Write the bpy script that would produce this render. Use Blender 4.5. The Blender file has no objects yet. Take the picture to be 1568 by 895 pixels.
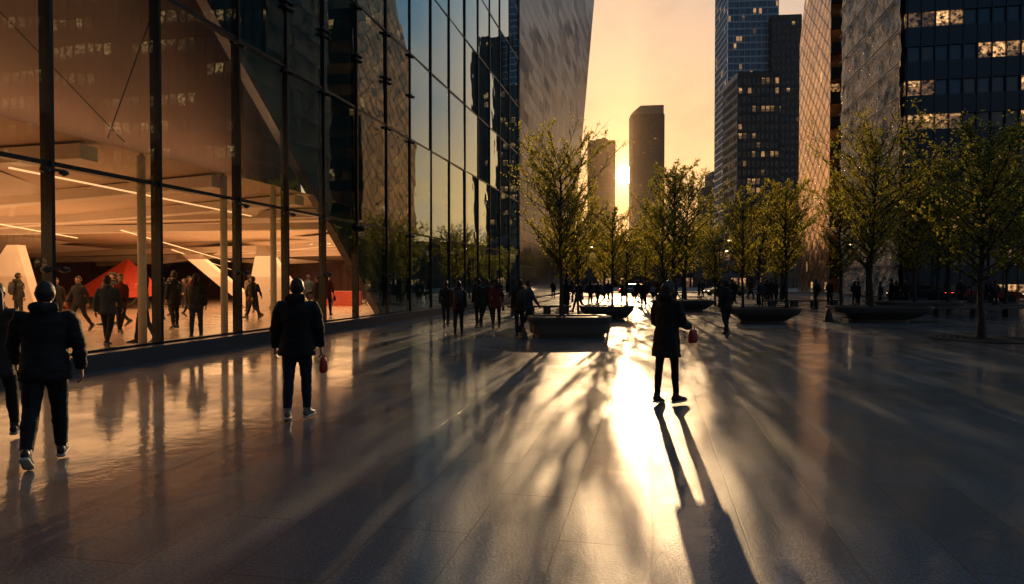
import bpy, bmesh, math, random
from mathutils import Vector, Matrix, noise
R=random.Random(7)
scene=bpy.context.scene
COL=scene.collection
# ------------------------------------------------------------------ helpers
def link(o,parent=None):
    COL.objects.link(o)
    if parent is not None: o.parent=parent
    return o
def empty(name,loc=(0,0,0),rz=0):
    e=bpy.data.objects.new(name,None); e.empty_display_size=0.5
    e.location=loc; e.rotation_euler=(0,0,rz); return link(e)
def mesh_obj(name,V,F,mats,parent=None,mi=None,smooth=False,uv=None):
    me=bpy.data.meshes.new(name); me.from_pydata([tuple(v) for v in V],[],F)
    for m in (mats if isinstance(mats,(list,tuple)) else [mats]): me.materials.append(m)
    if mi: me.polygons.foreach_set('material_index',mi)
    if smooth: me.polygons.foreach_set('use_smooth',[True]*len(me.polygons))
    if uv:
        l=me.uv_layers.new(name='UVMap'); k=0
        for fu in uv:
            for c in fu: l.data[k].uv=c; k+=1
    me.update()
    return link(bpy.data.objects.new(name,me),parent)
def box(V,F,c,s,rot=None):
    b=len(V); M=rot if rot else Matrix.Identity(3); c=Vector(c)
    for dz in(-1,1):
        for dx,dy in((-1,-1),(1,-1),(1,1),(-1,1)):
            V.append(c+M@Vector((dx*s[0]/2,dy*s[1]/2,dz*s[2]/2)))
    for f in((3,2,1,0),(4,5,6,7),(0,1,5,4),(1,2,6,5),(2,3,7,6),(3,0,4,7)): F.append([b+i for i in f])
def beam(V,F,a,b,w,h,up=Vector((0,0,1))):
    a=Vector(a);b=Vector(b);t=(b-a);L=t.length;t.normalize()
    s=t.cross(up)
    if s.length<1e-4: s=Vector((1,0,0))
    s.normalize();u=s.cross(t)
    M=Matrix((s,t,u)).transposed()
    box(V,F,(a+b)/2,(w,L,h),M)
def tube(V,F,pts,rad,n=10,ref=(1,0,0),cap=0.5):
    pts=[Vector(p) for p in pts]; b=len(V); ref=Vector(ref)
    for i,p in enumerate(pts):
        t=(pts[min(i+1,len(pts)-1)]-pts[max(i-1,0)])
        t.normalize()
        s=ref-t*ref.dot(t)
        if s.length<1e-3: s=Vector((0,1,0))-t*t.y
        s.normalize(); f=t.cross(s)
        r=rad[i]; rx,ry=(r if isinstance(r,tuple) else (r,r))
        for k in range(n):
            a=2*math.pi*k/n
            V.append(p+s*(rx*math.cos(a))+f*(ry*math.sin(a)))
    m=len(pts)
    for i in range(m-1):
        for k in range(n):
            k2=(k+1)%n
            F.append([b+i*n+k,b+i*n+k2,b+(i+1)*n+k2,b+(i+1)*n+k])
    if cap is not None:
        def rr(r): return min(r) if isinstance(r,tuple) else r
        t0=(pts[0]-pts[1]).normalized(); t1=(pts[-1]-pts[-2]).normalized()
        c0=len(V); V.append(pts[0]+t0*rr(rad[0])*cap); c1=len(V); V.append(pts[-1]+t1*rr(rad[-1])*cap)
        for k in range(n):
            k2=(k+1)%n
            F.append([c0,b+k2,b+k]); F.append([c1,b+(m-1)*n+k,b+(m-1)*n+k2])
# ------------------------------------------------------------------ node helpers
class NT:
    def __init__(s,mat): s.t=mat.node_tree; s.n=s.t.nodes; s.l=s.t.links
    def add(s,ty,**k):
        nd=s.n.new(ty)
        for a,v in k.items():
            if a=='inp':
                for i,x in v.items():
                    if isinstance(x,bpy.types.NodeSocket): s.l.new(x,nd.inputs[i])
                    else: nd.inputs[i].default_value=x
            else: setattr(nd,a,v)
        return nd
    def math(s,op,a,b=None,c=None,clamp=False):
        nd=s.n.new('ShaderNodeMath'); nd.operation=op; nd.use_clamp=clamp
        for i,x in enumerate((a,b,c)):
            if x is None: continue
            if isinstance(x,bpy.types.NodeSocket): s.l.new(x,nd.inputs[i])
            else: nd.inputs[i].default_value=x
        return nd.outputs[0]
    def mix(s,f,a,b,mode='MIX'):
        nd=s.n.new('ShaderNodeMix'); nd.data_type='RGBA'; nd.blend_type=mode
        for i,x in ((0,f),(6,a),(7,b)):
            if isinstance(x,bpy.types.NodeSocket): s.l.new(x,nd.inputs[i])
            elif i==0: nd.inputs[0].default_value=x
            else: nd.inputs[i].default_value=(x[0],x[1],x[2],1)
        return nd.outputs[2]
    def noise(s,vec,scale,detail=3,rough=.5):
        nd=s.add('ShaderNodeTexNoise'); nd.inputs['Scale'].default_value=scale
        nd.inputs['Detail'].default_value=detail; nd.inputs['Roughness'].default_value=rough
        if vec is not None: s.l.new(vec,nd.inputs['Vector'])
        return nd
    def ramp(s,f,lo,hi,clamp=True):
        nd=s.add('ShaderNodeMapRange',interpolation_type='SMOOTHSTEP'); s.l.new(f,nd.inputs[0])
        nd.inputs[1].default_value=lo; nd.inputs[2].default_value=hi
        return nd.outputs[0]
def newmat(name):
    m=bpy.data.materials.new(name); m.use_nodes=True; N=NT(m)
    m.cycles.emission_sampling='NONE'
    p=m.node_tree.nodes['Principled BSDF']; return m,N,p
def simple(name,col,rough=.6,metal=0,var=.15,scale=6,bump=0,emis=None,es=0,spec=.5,bscale=None):
    m,N,p=newmat(name); tc=N.add('ShaderNodeTexCoord').outputs['Object']
    nz=N.noise(tc,scale,3,.6)
    c=N.mix(nz.outputs[0],[x*(1-var) for x in col],[x*(1+var) for x in col])
    N.l.new(c,p.inputs['Base Color']); p.inputs['Metallic'].default_value=metal
    p.inputs['Specular IOR Level'].default_value=spec
    r=N.math('MULTIPLY_ADD',nz.outputs[0],.2,rough-.1,clamp=True); N.l.new(r,p.inputs['Roughness'])
    if bump:
        n2=N.noise(tc,bscale or scale*4,3,.6)
        b=N.add('ShaderNodeBump',inp={'Height':n2.outputs[0],'Strength':bump,'Distance':.02}); N.l.new(b.outputs[0],p.inputs['Normal'])
    if emis: p.inputs['Emission Color'].default_value=(*emis,1); p.inputs['Emission Strength'].default_value=es
    return m
# ------------------------------------------------------------------ directions
SAZ=math.radians(9.36); SEL=math.radians(8.6)
SUN=Vector((math.sin(SAZ)*math.cos(SEL),math.cos(SAZ)*math.cos(SEL),math.sin(SEL)))
U=Vector((.2025,.9793,0)).normalized(); NI=Vector((-U.y,U.x,0)); UP=Vector((0,0,1))
P0=Vector((-8.57,11.43,0))
def W(t,s,z): return P0+U*t+NI*s+UP*z      # facade coordinates (s>0 = indoors)
UANG=math.atan2(U.y,U.x)-math.pi/2

# ------------------------------------------------------------------ world
w=bpy.data.worlds.new("World"); scene.world=w; w.use_nodes=True; N=NT(w)
bg=w.node_tree.nodes['Background']; bg.inputs['Strength'].default_value=.1
sky=N.add('ShaderNodeTexSky',sky_type='NISHITA',sun_disc=False); sky.sun_elevation=SEL; sky.sun_rotation=SAZ
sky.dust_density=3.0; sky.air_density=1.5; sky.altitude=10
tc=N.add('ShaderNodeTexCoord').outputs['Generated']
dt=N.add('ShaderNodeVectorMath',operation='DOT_PRODUCT',inp={0:tc,1:tuple(SUN)}).outputs['Value']
sp=N.add('ShaderNodeSeparateXYZ',inp={0:tc}); z=sp.outputs[2]
warmf=N.ramp(dt,.900,.980)
zz=N.math('ADD',N.math('ABSOLUTE',z),.12)
cx=N.math('DIVIDE',sp.outputs[0],zz); cy=N.math('DIVIDE',sp.outputs[1],zz)
cv=N.add('ShaderNodeCombineXYZ',inp={0:cx,1:N.math('MULTIPLY',cy,.55),2:0.0}).outputs[0]
cn=N.noise(cv,1.5,6,.62); cl=N.ramp(cn.outputs[0],.44,.62)
upper=N.mix(N.ramp(z,.10,.27),(10.5,6.6,3.1),(1.3,3.3,4.9))
upper=N.mix(N.math('MULTIPLY',cl,.42),upper,(8.0,6.4,5.0))
warm=N.mix(N.ramp(z,.04,.42),(10.8,6.0,2.5),(8.4,5.8,4.1))
warm=N.mix(N.math('MULTIPLY',cl,.7),warm,(6.6,4.3,2.9))
custom=N.mix(warmf,upper,warm)
lowback=N.ramp(dt,-.2,.85)
custom=N.mix(lowback,N.mix(1.0,custom,(.20,.27,.36),'MULTIPLY'),custom)
tot=N.mix(.90,N.mix(1.0,sky.outputs[0],(1.0,.75,.55),'MULTIPLY'),custom)
dp=N.math('MAXIMUM',dt,0.0)
g2=N.math('POWER',dp,90.0); g3=N.math('POWER',dp,3000.0)
disc=N.ramp(dt,math.cos(math.radians(.74)),math.cos(math.radians(.60)))
def addc(a,f,c):
    return N.mix(1.0,a,N.mix(f,(0,0,0),c),'ADD')
tot=addc(tot,g2,(2.0,1.2,.4)); tot=addc(tot,g3,(22,14,6)); tot=addc(tot,disc,(2600,1900,1100))
N.l.new(tot,bg.inputs['Color'])
w.cycles.sampling_method='MANUAL'; w.cycles.sample_map_resolution=1024

sd=bpy.data.lights.new("sun","SUN"); sd.energy=5.0; sd.angle=math.radians(.4); sd.color=(1,.62,.30)
so=link(bpy.data.objects.new("sun",sd)); so.rotation_euler=SUN.to_track_quat('Z','Y').to_euler()

cam=bpy.data.cameras.new("camera"); cam.lens=24; cam.sensor_width=36; cam.clip_end=6000; cam.clip_start=.05
co=link(bpy.data.objects.new("camera",cam)); co.location=(0,0,1.75); co.rotation_euler=(math.radians(88.95),0,0)
scene.camera=co
scene.view_settings.view_transform='Standard'; scene.view_settings.look='None'; scene.view_settings.exposure=0

# low evening haze between the square and the far towers
hm=bpy.data.materials.new("evening_haze"); hm.use_nodes=True; hn=hm.node_tree; hn.nodes.remove(hn.nodes['Principled BSDF'])
vs=hn.nodes.new('ShaderNodeVolumeScatter'); vs.inputs['Color'].default_value=(1,.72,.44,1); vs.inputs['Density'].default_value=.00009; vs.inputs['Anisotropy'].default_value=.6
hn.links.new(vs.outputs[0],hn.nodes['Material Output'].inputs['Volume'])
V=[];F=[]; box(V,F,(250,915,110),(1200,1550,219.8)); mesh_obj("haze",V,F,hm)

# ------------------------------------------------------------------ ground
gm=simple("asphalt_ground",(.05,.05,.052),.7,0,.2,.5,.3,bscale=30)
mesh_obj("ground",[(-3000,-600,-.15),(3000,-600,-.15),(3000,5000,-.15),(-3000,5000,-.15)],[[0,1,2,3]],gm)
m,N,p=newmat("polished_granite_paving")
geo=N.add('ShaderNodeTexCoord').outputs['Object']
mp=N.add('ShaderNodeMapping',inp={'Vector':geo}); mp.inputs['Rotation'].default_value=(0,0,-UANG-math.pi/2)
br=N.add('ShaderNodeTexBrick',inp={'Vector':mp.outputs[0]}); br.inputs['Scale'].default_value=1
br.inputs['Brick Width'].default_value=1.8; br.inputs['Row Height'].default_value=.62; br.inputs['Mortar Size'].default_value=.007
br.inputs['Mortar Smooth'].default_value=.2; br.inputs['Color1'].default_value=(.0,.0,.0,1); br.inputs['Color2'].default_value=(1,1,1,1); br.inputs['Bias'].default_value=0
br.inputs['Mortar'].default_value=(.5,.5,.5,1)
sc=N.noise(geo,45,3,.85); big=N.noise(geo,.45,5,.65); mid=N.noise(geo,3.2,5,.62)
patch=N.ramp(big.outputs[0],.42,.60)
c=N.mix(br.outputs[0],(.026,.044,.066),(.050,.070,.096))
c=N.mix(N.ramp(sc.outputs[0],.42,.60),N.mix(1.0,c,(.35,.35,.37),'MULTIPLY'),N.mix(1.0,c,(2.0,2.0,2.0),'MULTIPLY'))
c=N.mix(N.math('MULTIPLY',patch,.35),c,(.022,.032,.046))
c=N.mix(br.outputs['Fac'],c,(.010,.010,.010))
N.l.new(c,p.inputs['Base Color'])
rg=N.math('MULTIPLY_ADD',mid.outputs[0],.16,.32); rg=N.math('ADD',rg,N.math('MULTIPLY',br.outputs[0],.08)); rg=N.math('ADD',rg,N.math('MULTIPLY_ADD',sc.outputs[0],.2,-.10))
N.l.new(rg,p.inputs['Roughness']); p.inputs['Specular IOR Level'].default_value=.6
N.l.new(N.math('MULTIPLY_ADD',patch,.35,.42),p.inputs['Coat Weight']); p.inputs['Coat IOR'].default_value=1.5
cr=N.math('MULTIPLY_ADD',patch,-.05,.075); N.l.new(cr,p.inputs['Coat Roughness'])
h=N.math('SUBTRACT',N.math('MULTIPLY',sc.outputs[0],.9),N.math('MULTIPLY',br.outputs['Fac'],1.0))
b1=N.add('ShaderNodeBump',inp={'Height':h,'Strength':1.0,'Distance':.006})
N.l.new(b1.outputs[0],p.inputs['Normal'])
h2=N.math('ADD',N.math('MULTIPLY',mid.outputs[0],.9),N.math('MULTIPLY',br.outputs['Fac'],-.8))
h2=N.math('ADD',h2,N.math('MULTIPLY',br.outputs[0],.15))
b2=N.add('ShaderNodeBump',inp={'Height':h2,'Strength':.5,'Distance':.009}); N.l.new(b2.outputs[0],p.inputs['Coat Normal'])
GRAN=m
prism_poly=[(-65,-42),(105,-42),(105,51),(31,51),(31,70),(-65,70)]
n_=len(prism_poly); V=[(x,y,-.15) for x,y in prism_poly]+[(x,y,0) for x,y in prism_poly]
F=[[n_+i for i in range(n_)]]+[[i,(i+1)%n_,n_+(i+1)%n_,n_+i] for i in range(n_)]
mesh_obj("plaza_pavement",V,F,GRAN)
V=[];F=[]
for x in range(8,36,6): box(V,F,(x,82,-.14),(2.5,.14,.01))
mesh_obj("road_markings",V,F,simple("white_paint",(.7,.7,.68),.6))
V=[];F=[]; box(V,F,(26,95,-.07),(32,8,.14)); mesh_obj("far_pavement",V,F,simple("concrete",(.22,.22,.22),.7,0,.2,2,.2))

# ------------------------------------------------------------------ museum facade
ALU=simple("dark_anodised_aluminium",(.035,.038,.042),.35,.7,.2,8)
PALE=simple("painted_steel_column",(.55,.5,.45),.4,0,.08,8)
mus=empty("glass_museum_building",(0,0,0))
m,N,p=newmat("facade_glass"); o=N.n['Material Output']; N.n.remove(p)
fr=N.add('ShaderNodeFresnel'); fr.inputs[0].default_value=2.1
tr=N.add('ShaderNodeBsdfTransparent'); tr.inputs[0].default_value=(.72,.80,.78,1)
gl=N.add('ShaderNodeBsdfGlossy'); gl.inputs['Roughness'].default_value=.008; gl.inputs[0].default_value=(.78,.97,1,1)
tcg=N.add('ShaderNodeTexCoord').outputs['Object']; nz=N.noise(tcg,.45,2,.5)
bb=N.add('ShaderNodeBump',inp={'Height':nz.outputs[0],'Strength':.18,'Distance':.03}); N.l.new(bb.outputs[0],gl.inputs['Normal'])
f=N.math('MULTIPLY_ADD',fr.outputs[0],2.3,-.21,clamp=True)
ms=N.add('ShaderNodeMixShader',inp={0:f,1:tr.outputs[0],2:gl.outputs[0]}); N.l.new(ms.outputs[0],o.inputs[0]); GLASS=m
Ys=[-11.8,-9.1,-6.4,-3.7,-1.0,1.6,4.3,7.0,9.75,12.41,15.13,18.04,20.4,22.7,25.2,28.0,30.7,33.6,36.6,39.66,42.6,45.6,48.6,51.8,55.3]
ts=[(y-11.43)/U.y for y in Ys]
zs=[.32,3.86,8.07,11.9,15.7,19.5,23.3,27.1,30.9,34.7]
V=[];F=[]
for i in range(len(ts)-1):
    for j in range(len(zs)-1):
        b=len(V); a=R.uniform(-1,1)*.016; c_=R.uniform(-1,1)*.016
        V+= [W(ts[i],0+a,zs[j]),W(ts[i+1],0-a,zs[j]),W(ts[i+1],c_-a,zs[j+1]),W(ts[i],c_+a,zs[j+1])]
        F.append([b,b+1,b+2,b+3])
mesh_obj("glass_panes",V,F,GLASS,mus)
V=[];F=[]
for t in ts: beam(V,F,W(t,.06,.30),W(t,.06,34.8),.24,.075,up=U)
for zz_ in zs: beam(V,F,W(ts[0],.075,zz_),W(ts[-1],.075,zz_),.2,.085)
mesh_obj("mullions",V,F,ALU,mus)
V=[];F=[]
for i,t in enumerate(ts[6:17]):
    for j,zz_ in enumerate(zs[1:5]):
        for (dt_,dz) in ((0,-.12),(.0,-1.9) if j%2==0 else (0,1.75)):
            if R.random()<.25: continue
            beam(V,F,W(t+dt_-.16,-.09,zz_+dz),W(t+dt_+.16,-.09,zz_+dz),.07,.05)
            tube(V,F,[W(t+dt_-.2,-.09,zz_+dz-.05),W(t+dt_-.2,-.09,zz_+dz-.0)],[.085,.085],12)
            tube(V,F,[W(t+dt_+.2,-.09,zz_+dz-.05),W(t+dt_+.2,-.09,zz_+dz-.0)],[.085,.085],12)
            beam(V,F,W(t,-.12,zz_+dz),W(t,.06,zz_+dz),.05,.05)
mesh_obj("spider_fittings",V,F,simple("black_fittings",(.015,.015,.015),.4),mus)
V=[];F=[]
beam(V,F,W(-24,-.08,.16),W(44.9,-.08,.16),.55,.318)
mesh_obj("plinth",V,F,simple("dark_stone_plinth",(.06,.062,.066),.35,0,.15,3,.1),mus)
DARK=simple("teal_reflection_backing",(.07,.17,.21),.5,0,.35,.7)  # added backing to make glass reflections stand out; teal stands in for reflected sky
V=[W(-8.5,.55,19.8),W(17.2,.55,.3),W(44.8,.55,.3),W(44.8,.55,34.7),W(-8.5,.55,34.7)]
mesh_obj("reflection_backing",V,[[0,1,2,3,4]],DARK,mus)
V=[];F=[]
beam(V,F,W(-8.5,.42,19.8),W(17.2,.42,.3),.28,.22)
beam(V,F,W(4,.46,19.8),W(26,.46,3.1),.1,.1)
mesh_obj("diagonal_truss",V,F,simple("grey_steel",(.15,.13,.12),.4,.3),mus)
BROWN=simple("bronze_ceiling_panels",(.30,.19,.13),.6,0,.3,.25,.05)
V=[W(-24,1.6,4.6),W(13,1.6,4.6),W(13,3.2,20),W(-24,3.2,20)]
mesh_obj("bronze_wall",V,[[0,1,2,3]],BROWN,mus)
V=[];F=[]
for a,b in (((-3,1.5,9.5),(4.5,1.5,5.0)),((-8,1.5,8),(3,1.9,12)),((4,1.5,5),(7,1.9,11)),((-2,1.5,4.7),(-9,1.9,12)),((-1,1.5,9.0),(5,1.6,9.6))):
    beam(V,F,W(*a),W(*b),.02,.02)
mesh_obj("panel_seams",V,F,simple("seam",(.05,.035,.025),.6),mus)
FLOORM=simple("lobby_terrazzo",(.45,.34,.27),.22,0,.12,1.5)
CEIL=simple("lobby_ceiling",(.50,.38,.30),.6,0,.3,.3)
BACK=simple("lobby_back_wall",(.12,.055,.04),.5,0,.3,.3)
WHITE=simple("white_panel",(.66,.58,.52),.5,0,.1,1)
mesh_obj("lobby_floor",[W(-24,.0,.2),W(42,.0,.2),W(42,32,.2),W(-24,32,.2)],[[0,1,2,3]],FLOORM,mus)
mesh_obj("lobby_ceiling",[W(-24,.3,4.55),W(16,.3,4.55),W(42,1,3.4),W(42,32,3.1),W(-24,32,3.4)],[[4,3,2,1,0]],CEIL,mus)
mesh_obj("lobby_back_wall",[W(41,.3,.2),W(41,31.5,.2),W(41,31.5,3.6),W(41,.3,3.6), W(-24,31,.2),W(41,31,.2),W(41,31,3.6),W(-24,31,3.6),W(-24,0.3,.2),W(-24,31,.2),W(-24,31,4.6),W(-24,.3,4.6)],[[0,1,2,3],[4,5,6,7],[8,9,10,11]],BACK,mus)
V=[];F=[]
R2=random.Random(3)
def cz(t,s):
    k=max(0,(t-16)/26); return 4.5-(1.1*k)-s*.035
for i in range(10):
    t=-6+i*4.2
    a=(t,.5); b=(t+R2.uniform(-10,10),26)
    beam(V,F,W(a[0],a[1],cz(*a)-.16),W(b[0],b[1],cz(*b)-.16),.5,.3)
for i in range(14):
    t=-4+i*2.9+R2.uniform(-1,1); s=R2.uniform(2,20); k=len(V)
    z0=cz(t,s)
    V+=[W(t,s,z0-.02),W(t+R2.uniform(3,5.5),s+R2.uniform(-2,2),cz(t+4,s)-.04),W(t+R2.uniform(-1,3),s+R2.uniform(3,6),cz(t,s+4)-.03),W(t+R2.uniform(.5,2),s+R2.uniform(1,2.5),z0-R2.uniform(.35,.75))]
    F+=[[k,k+1,k+3],[k+1,k+2,k+3],[k+2,k,k+3]]
mesh_obj("folded_ceiling",V,F,WHITE,mus)
V=[];F=[]
for (t0,s0,t1,s1) in ((2,2,12,3),(0,7,16,14),(14,10,30,16),(18,3,34,9),(22,14,36,20)):
    beam(V,F,W(t0,s0,cz(t0,s0)-.42),W(t1,s1,cz(t1,s1)-.42),.05,.035)
mesh_obj("ceiling_light_strips",V,F,simple("warm_led",(.9,.8,.6),.5,emis=(1,.5,.22),es=1.6),mus)
V=[];F=[]
def prism(V,F,poly,off):
    b=len(V);n=len(poly); off=Vector(off)
    V+= [Vector(q) for q in poly]+[Vector(q)+off for q in poly]
    F.append(list(range(b+n-1,b-1,-1))); F.append([b+n+i for i in range(n)])
    for i in range(n):
        j=(i+1)%n; F.append([b+i,b+j,b+n+j,b+n+i])
prism(V,F,[W(20,5,.2),W(20,8.5,.2),W(20,7.8,3.4),W(20,7.4,3.4)],U*.4)
prism(V,F,[W(24,10,.2),W(24,11,.2),W(24,15,3.2),W(24,14,3.2)],U*.4)
prism(V,F,[W(14,14,.2),W(14,18,.2),W(14,15.5,3.2),W(14,15,3.2)],U*.4)
prism(V,F,[W(28,3,.2),W(28,4,.2),W(28,7,3.2),W(28,6,3.2)],U*.4)
mesh_obj("slanted_fins",V,F,WHITE,mus)
V=[];F=[]
prism(V,F,[W(27,6.0,.2),W(27,8,.2),W(27,8,1.1),W(27,6.0,1.1)],U*.8)
mesh_obj("reception_counter",V,F,simple("red_counter",(.4,.06,.03),.4),mus)
V=[];F=[]
for (t,s) in ((ts[10],.45),(ts[11],.45),(ts[12],.45)):
    tube(V,F,[W(t,s,.2),W(t,s,4.5)],[.09,.09],16)
mesh_obj("columns",V,F,PALE,mus,smooth=True)
c=W(22,17,0); V=[];F=[]
apex=c+Vector((.3,0,2.9)); base=[c+Vector((-2.6,-.6,.9)),c+Vector((.4,-1.3,.75)),c+Vector((2.6,-.2,.9)),c+Vector((0,1.5,.9))]
V=base+[apex]; F=[[0,1,4],[1,2,4],[2,3,4],[3,0,4],[3,2,1,0]]
for q in base: beam(V,F,Vector((q.x,q.y,.2)),q,.08,.08)
mesh_obj("red_tent_sculpture",V,F,simple("red_fabric",(.5,.05,.025),.6))
def area(name,loc,rot,sx,sy,e,col=(1,.48,.20)):
    l=bpy.data.lights.new(name,'AREA'); l.shape='RECTANGLE'; l.size=sx; l.size_y=sy; l.energy=e; l.color=col
    o=link(bpy.data.objects.new(name,l),mus); o.location=loc; o.rotation_euler=rot; return o
area("lobby_downlight",W(4,10,3.3),(0,0,UANG),12,26,2700)
area("lobby_downlight",W(27,9,2.9),(0,0,UANG),12,18,2700)
area("lobby_uplight",W(4,12,1.9),(math.pi,0,UANG),10,26,750)
area("lobby_uplight",W(27,9,1.9),(math.pi,0,UANG),10,16,700)
area("bronze_wall_fill",W(-2,.9,4.75),(math.pi,0,UANG),.5,22,270,(1,.5,.26))  # added fill light without a fixture, brightens the bronze wall

# -------------------- leaning metal wing behind the facade
m,N,p=newmat("metal_shingle_wall")
uv=N.add('ShaderNodeUVMap').outputs[0]
b_=N.add('ShaderNodeTexBrick',inp={'Vector':uv}); b_.inputs['Scale'].default_value=1; b_.inputs['Brick Width'].default_value=4.2; b_.inputs['Row Height'].default_value=1.0
b_.inputs['Mortar Size'].default_value=.05; b_.inputs['Color1'].default_value=(.0,0,0,1); b_.inputs['Color2'].default_value=(1,1,1,1); b_.inputs['Mortar'].default_value=(0,0,0,1)
N.l.new(N.mix(b_.outputs['Fac'],N.mix(b_.outputs[0],(.085,.10,.11),(.17,.18,.185)),(.015,.015,.015)),p.inputs['Base Color'])
p.inputs['Metallic'].default_value=.8; N.l.new(N.math('MULTIPLY_ADD',b_.outputs[0],.12,.14),p.inputs['Roughness'])
wn=N.noise(uv,.25,3,.6); hh=N.math('ADD',N.math('MULTIPLY',b_.outputs[0],.10),N.math('MULTIPLY',wn.outputs[0],.8))
bu=N.add('ShaderNodeBump',inp={'Height':hh,'Strength':.35,'Distance':.1}); N.l.new(bu.outputs[0],p.inputs['Normal'])
SHING=m
A0=Vector((.62,55.5,0)); B0=Vector((8.6,103,0)); A1=Vector((.62,55.5,75)); B1=Vector((15.0,103,75)); 
D=Vector((-22,16,0))
def bil(V,F,uvl,a,b,c,d,nu,nv,lu,lv):
    k=len(V)
    for j in range(nv+1):
        for i in range(nu+1):
            u=i/nu;v=j/nv; V.append(a.lerp(b,u).lerp(d.lerp(c,u),v))
    for j in range(nv):
        for i in range(nu):
            q=k+j*(nu+1)+i; F.append([q,q+1,q+nu+2,q+nu+1])
            uvl.append([(lu*i/nu,lv*j/nv),(lu*(i+1)/nu,lv*j/nv),(lu*(i+1)/nu,lv*(j+1)/nv),(lu*i/nu,lv*(j+1)/nv)])
V=[];F=[];uvs=[]
bil(V,F,uvs,A0,B0,B1,A1,24,48,49,75); bil(V,F,uvs,B0,B0+D,B1+D,B1,8,20,28,75); bil(V,F,uvs,B0+D,A0+D,A1+D,B1+D,8,20,49,75); bil(V,F,uvs,A0+D,A0,A1,A1+D,4,4,28,75); bil(V,F,uvs,A1,B1,B1+D,A1+D,2,2,20,28)
mesh_obj("leaning_metal_wing",V,F,SHING,mus,uv=uvs,smooth=False)

# ------------------------------------------------------------------ towers
def winmat(name,bay,fl,lit,base=(.02,.028,.038),rough=.12,metal=.0,em=1.6,jit=.03,rowlit=.5,spec=.8,bump=0,tint=(1,.52,.2)):
    m,N,p=newmat(name); uv=N.add('ShaderNodeUVMap').outputs[0]; s=N.add('ShaderNodeSeparateXYZ',inp={0:uv})
    cu=N.math('DIVIDE',s.outputs[0],bay); cv=N.math('DIVIDE',s.outputs[1],fl)
    iu=N.math('FLOOR',cu); iv=N.math('FLOOR',cv)
    cell=N.add('ShaderNodeCombineXYZ',inp={0:iu,1:iv,2:0.0}).outputs[0]
    wn=N.add('ShaderNodeTexWhiteNoise',noise_dimensions='2D',inp={'Vector':cell})
    row=N.add('ShaderNodeTexWhiteNoise',noise_dimensions='1D',inp={'W':iv})
    cl=N.noise(N.add('ShaderNodeVectorMath',operation='MULTIPLY',inp={0:cell,1:(.13,.6,0)}).outputs[0],1,2,.5)
    th=N.math('MULTIPLY',N.math('MULTIPLY',N.ramp(cl.outputs[0],.42,.60),lit*2),N.math('ADD',N.math('MULTIPLY',row.outputs[0],rowlit),1-rowlit*.5))
    on=N.math('LESS_THAN',wn.outputs[0],th)
    sc=N.add('ShaderNodeSeparateColor',inp={0:wn.outputs[1]})
    br=N.math('MULTIPLY_ADD',sc.outputs[1],.9,.15)
    fine=N.noise(uv,2.6,2,.6)
    fv=N.math('FRACT',cv); blind=N.math('GREATER_THAN',fv,N.math('MULTIPLY',sc.outputs[2],.6))
    e=N.math('MULTIPLY',N.math('MULTIPLY',on,br),N.math('MULTIPLY',N.math('MULTIPLY',N.ramp(fine.outputs[0],.35,.7),1.3),N.math('MULTIPLY_ADD',blind,.75,.25)))
    p.inputs['Emission Color'].default_value=(*tint,1); N.l.new(N.math('MULTIPLY',e,em),p.inputs['Emission Strength'])
    N.l.new(N.mix(sc.outputs[0],base,[x*1.8 for x in base]),p.inputs['Base Color'])
    p.inputs['Metallic'].default_value=metal; p.inputs['Roughness'].default_value=rough; p.inputs['Specular IOR Level'].default_value=spec
    g=N.add('ShaderNodeNewGeometry').outputs['Normal']
    off=N.add('ShaderNodeVectorMath',operation='MULTIPLY_ADD',inp={0:wn.outputs[1],1:(jit*2,jit*2,jit*2),2:(-jit,-jit,-jit)}).outputs[0]
    nn=N.add('ShaderNodeVectorMath',operation='ADD',inp={0:g,1:off}).outputs[0]
    nn=N.add('ShaderNodeVectorMath',operation='NORMALIZE',inp={0:nn}).outputs[0]
    if bump:
        nz=N.noise(uv,.9,3,.6); bb=N.add('ShaderNodeBump',inp={'Height':nz.outputs[0],'Strength':bump,'Distance':.4,'Normal':nn}); nn=bb.outputs[0]
    N.l.new(nn,p.inputs['Normal'])
    return m
def offset(poly,d):
    n=len(poly);out=[]
    for i in range(n):
        a=Vector(poly[i-1][:2]);b=Vector(poly[i][:2]);c=Vector(poly[(i+1)%n][:2])
        e1=(b-a).normalized();e2=(c-b).normalized(); n1=Vector((e1.y,-e1.x)); n2=Vector((e2.y,-e2.x))
        k=d/(1+n1.dot(n2)); out.append(b+(n1+n2)*k)
    return out
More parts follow.
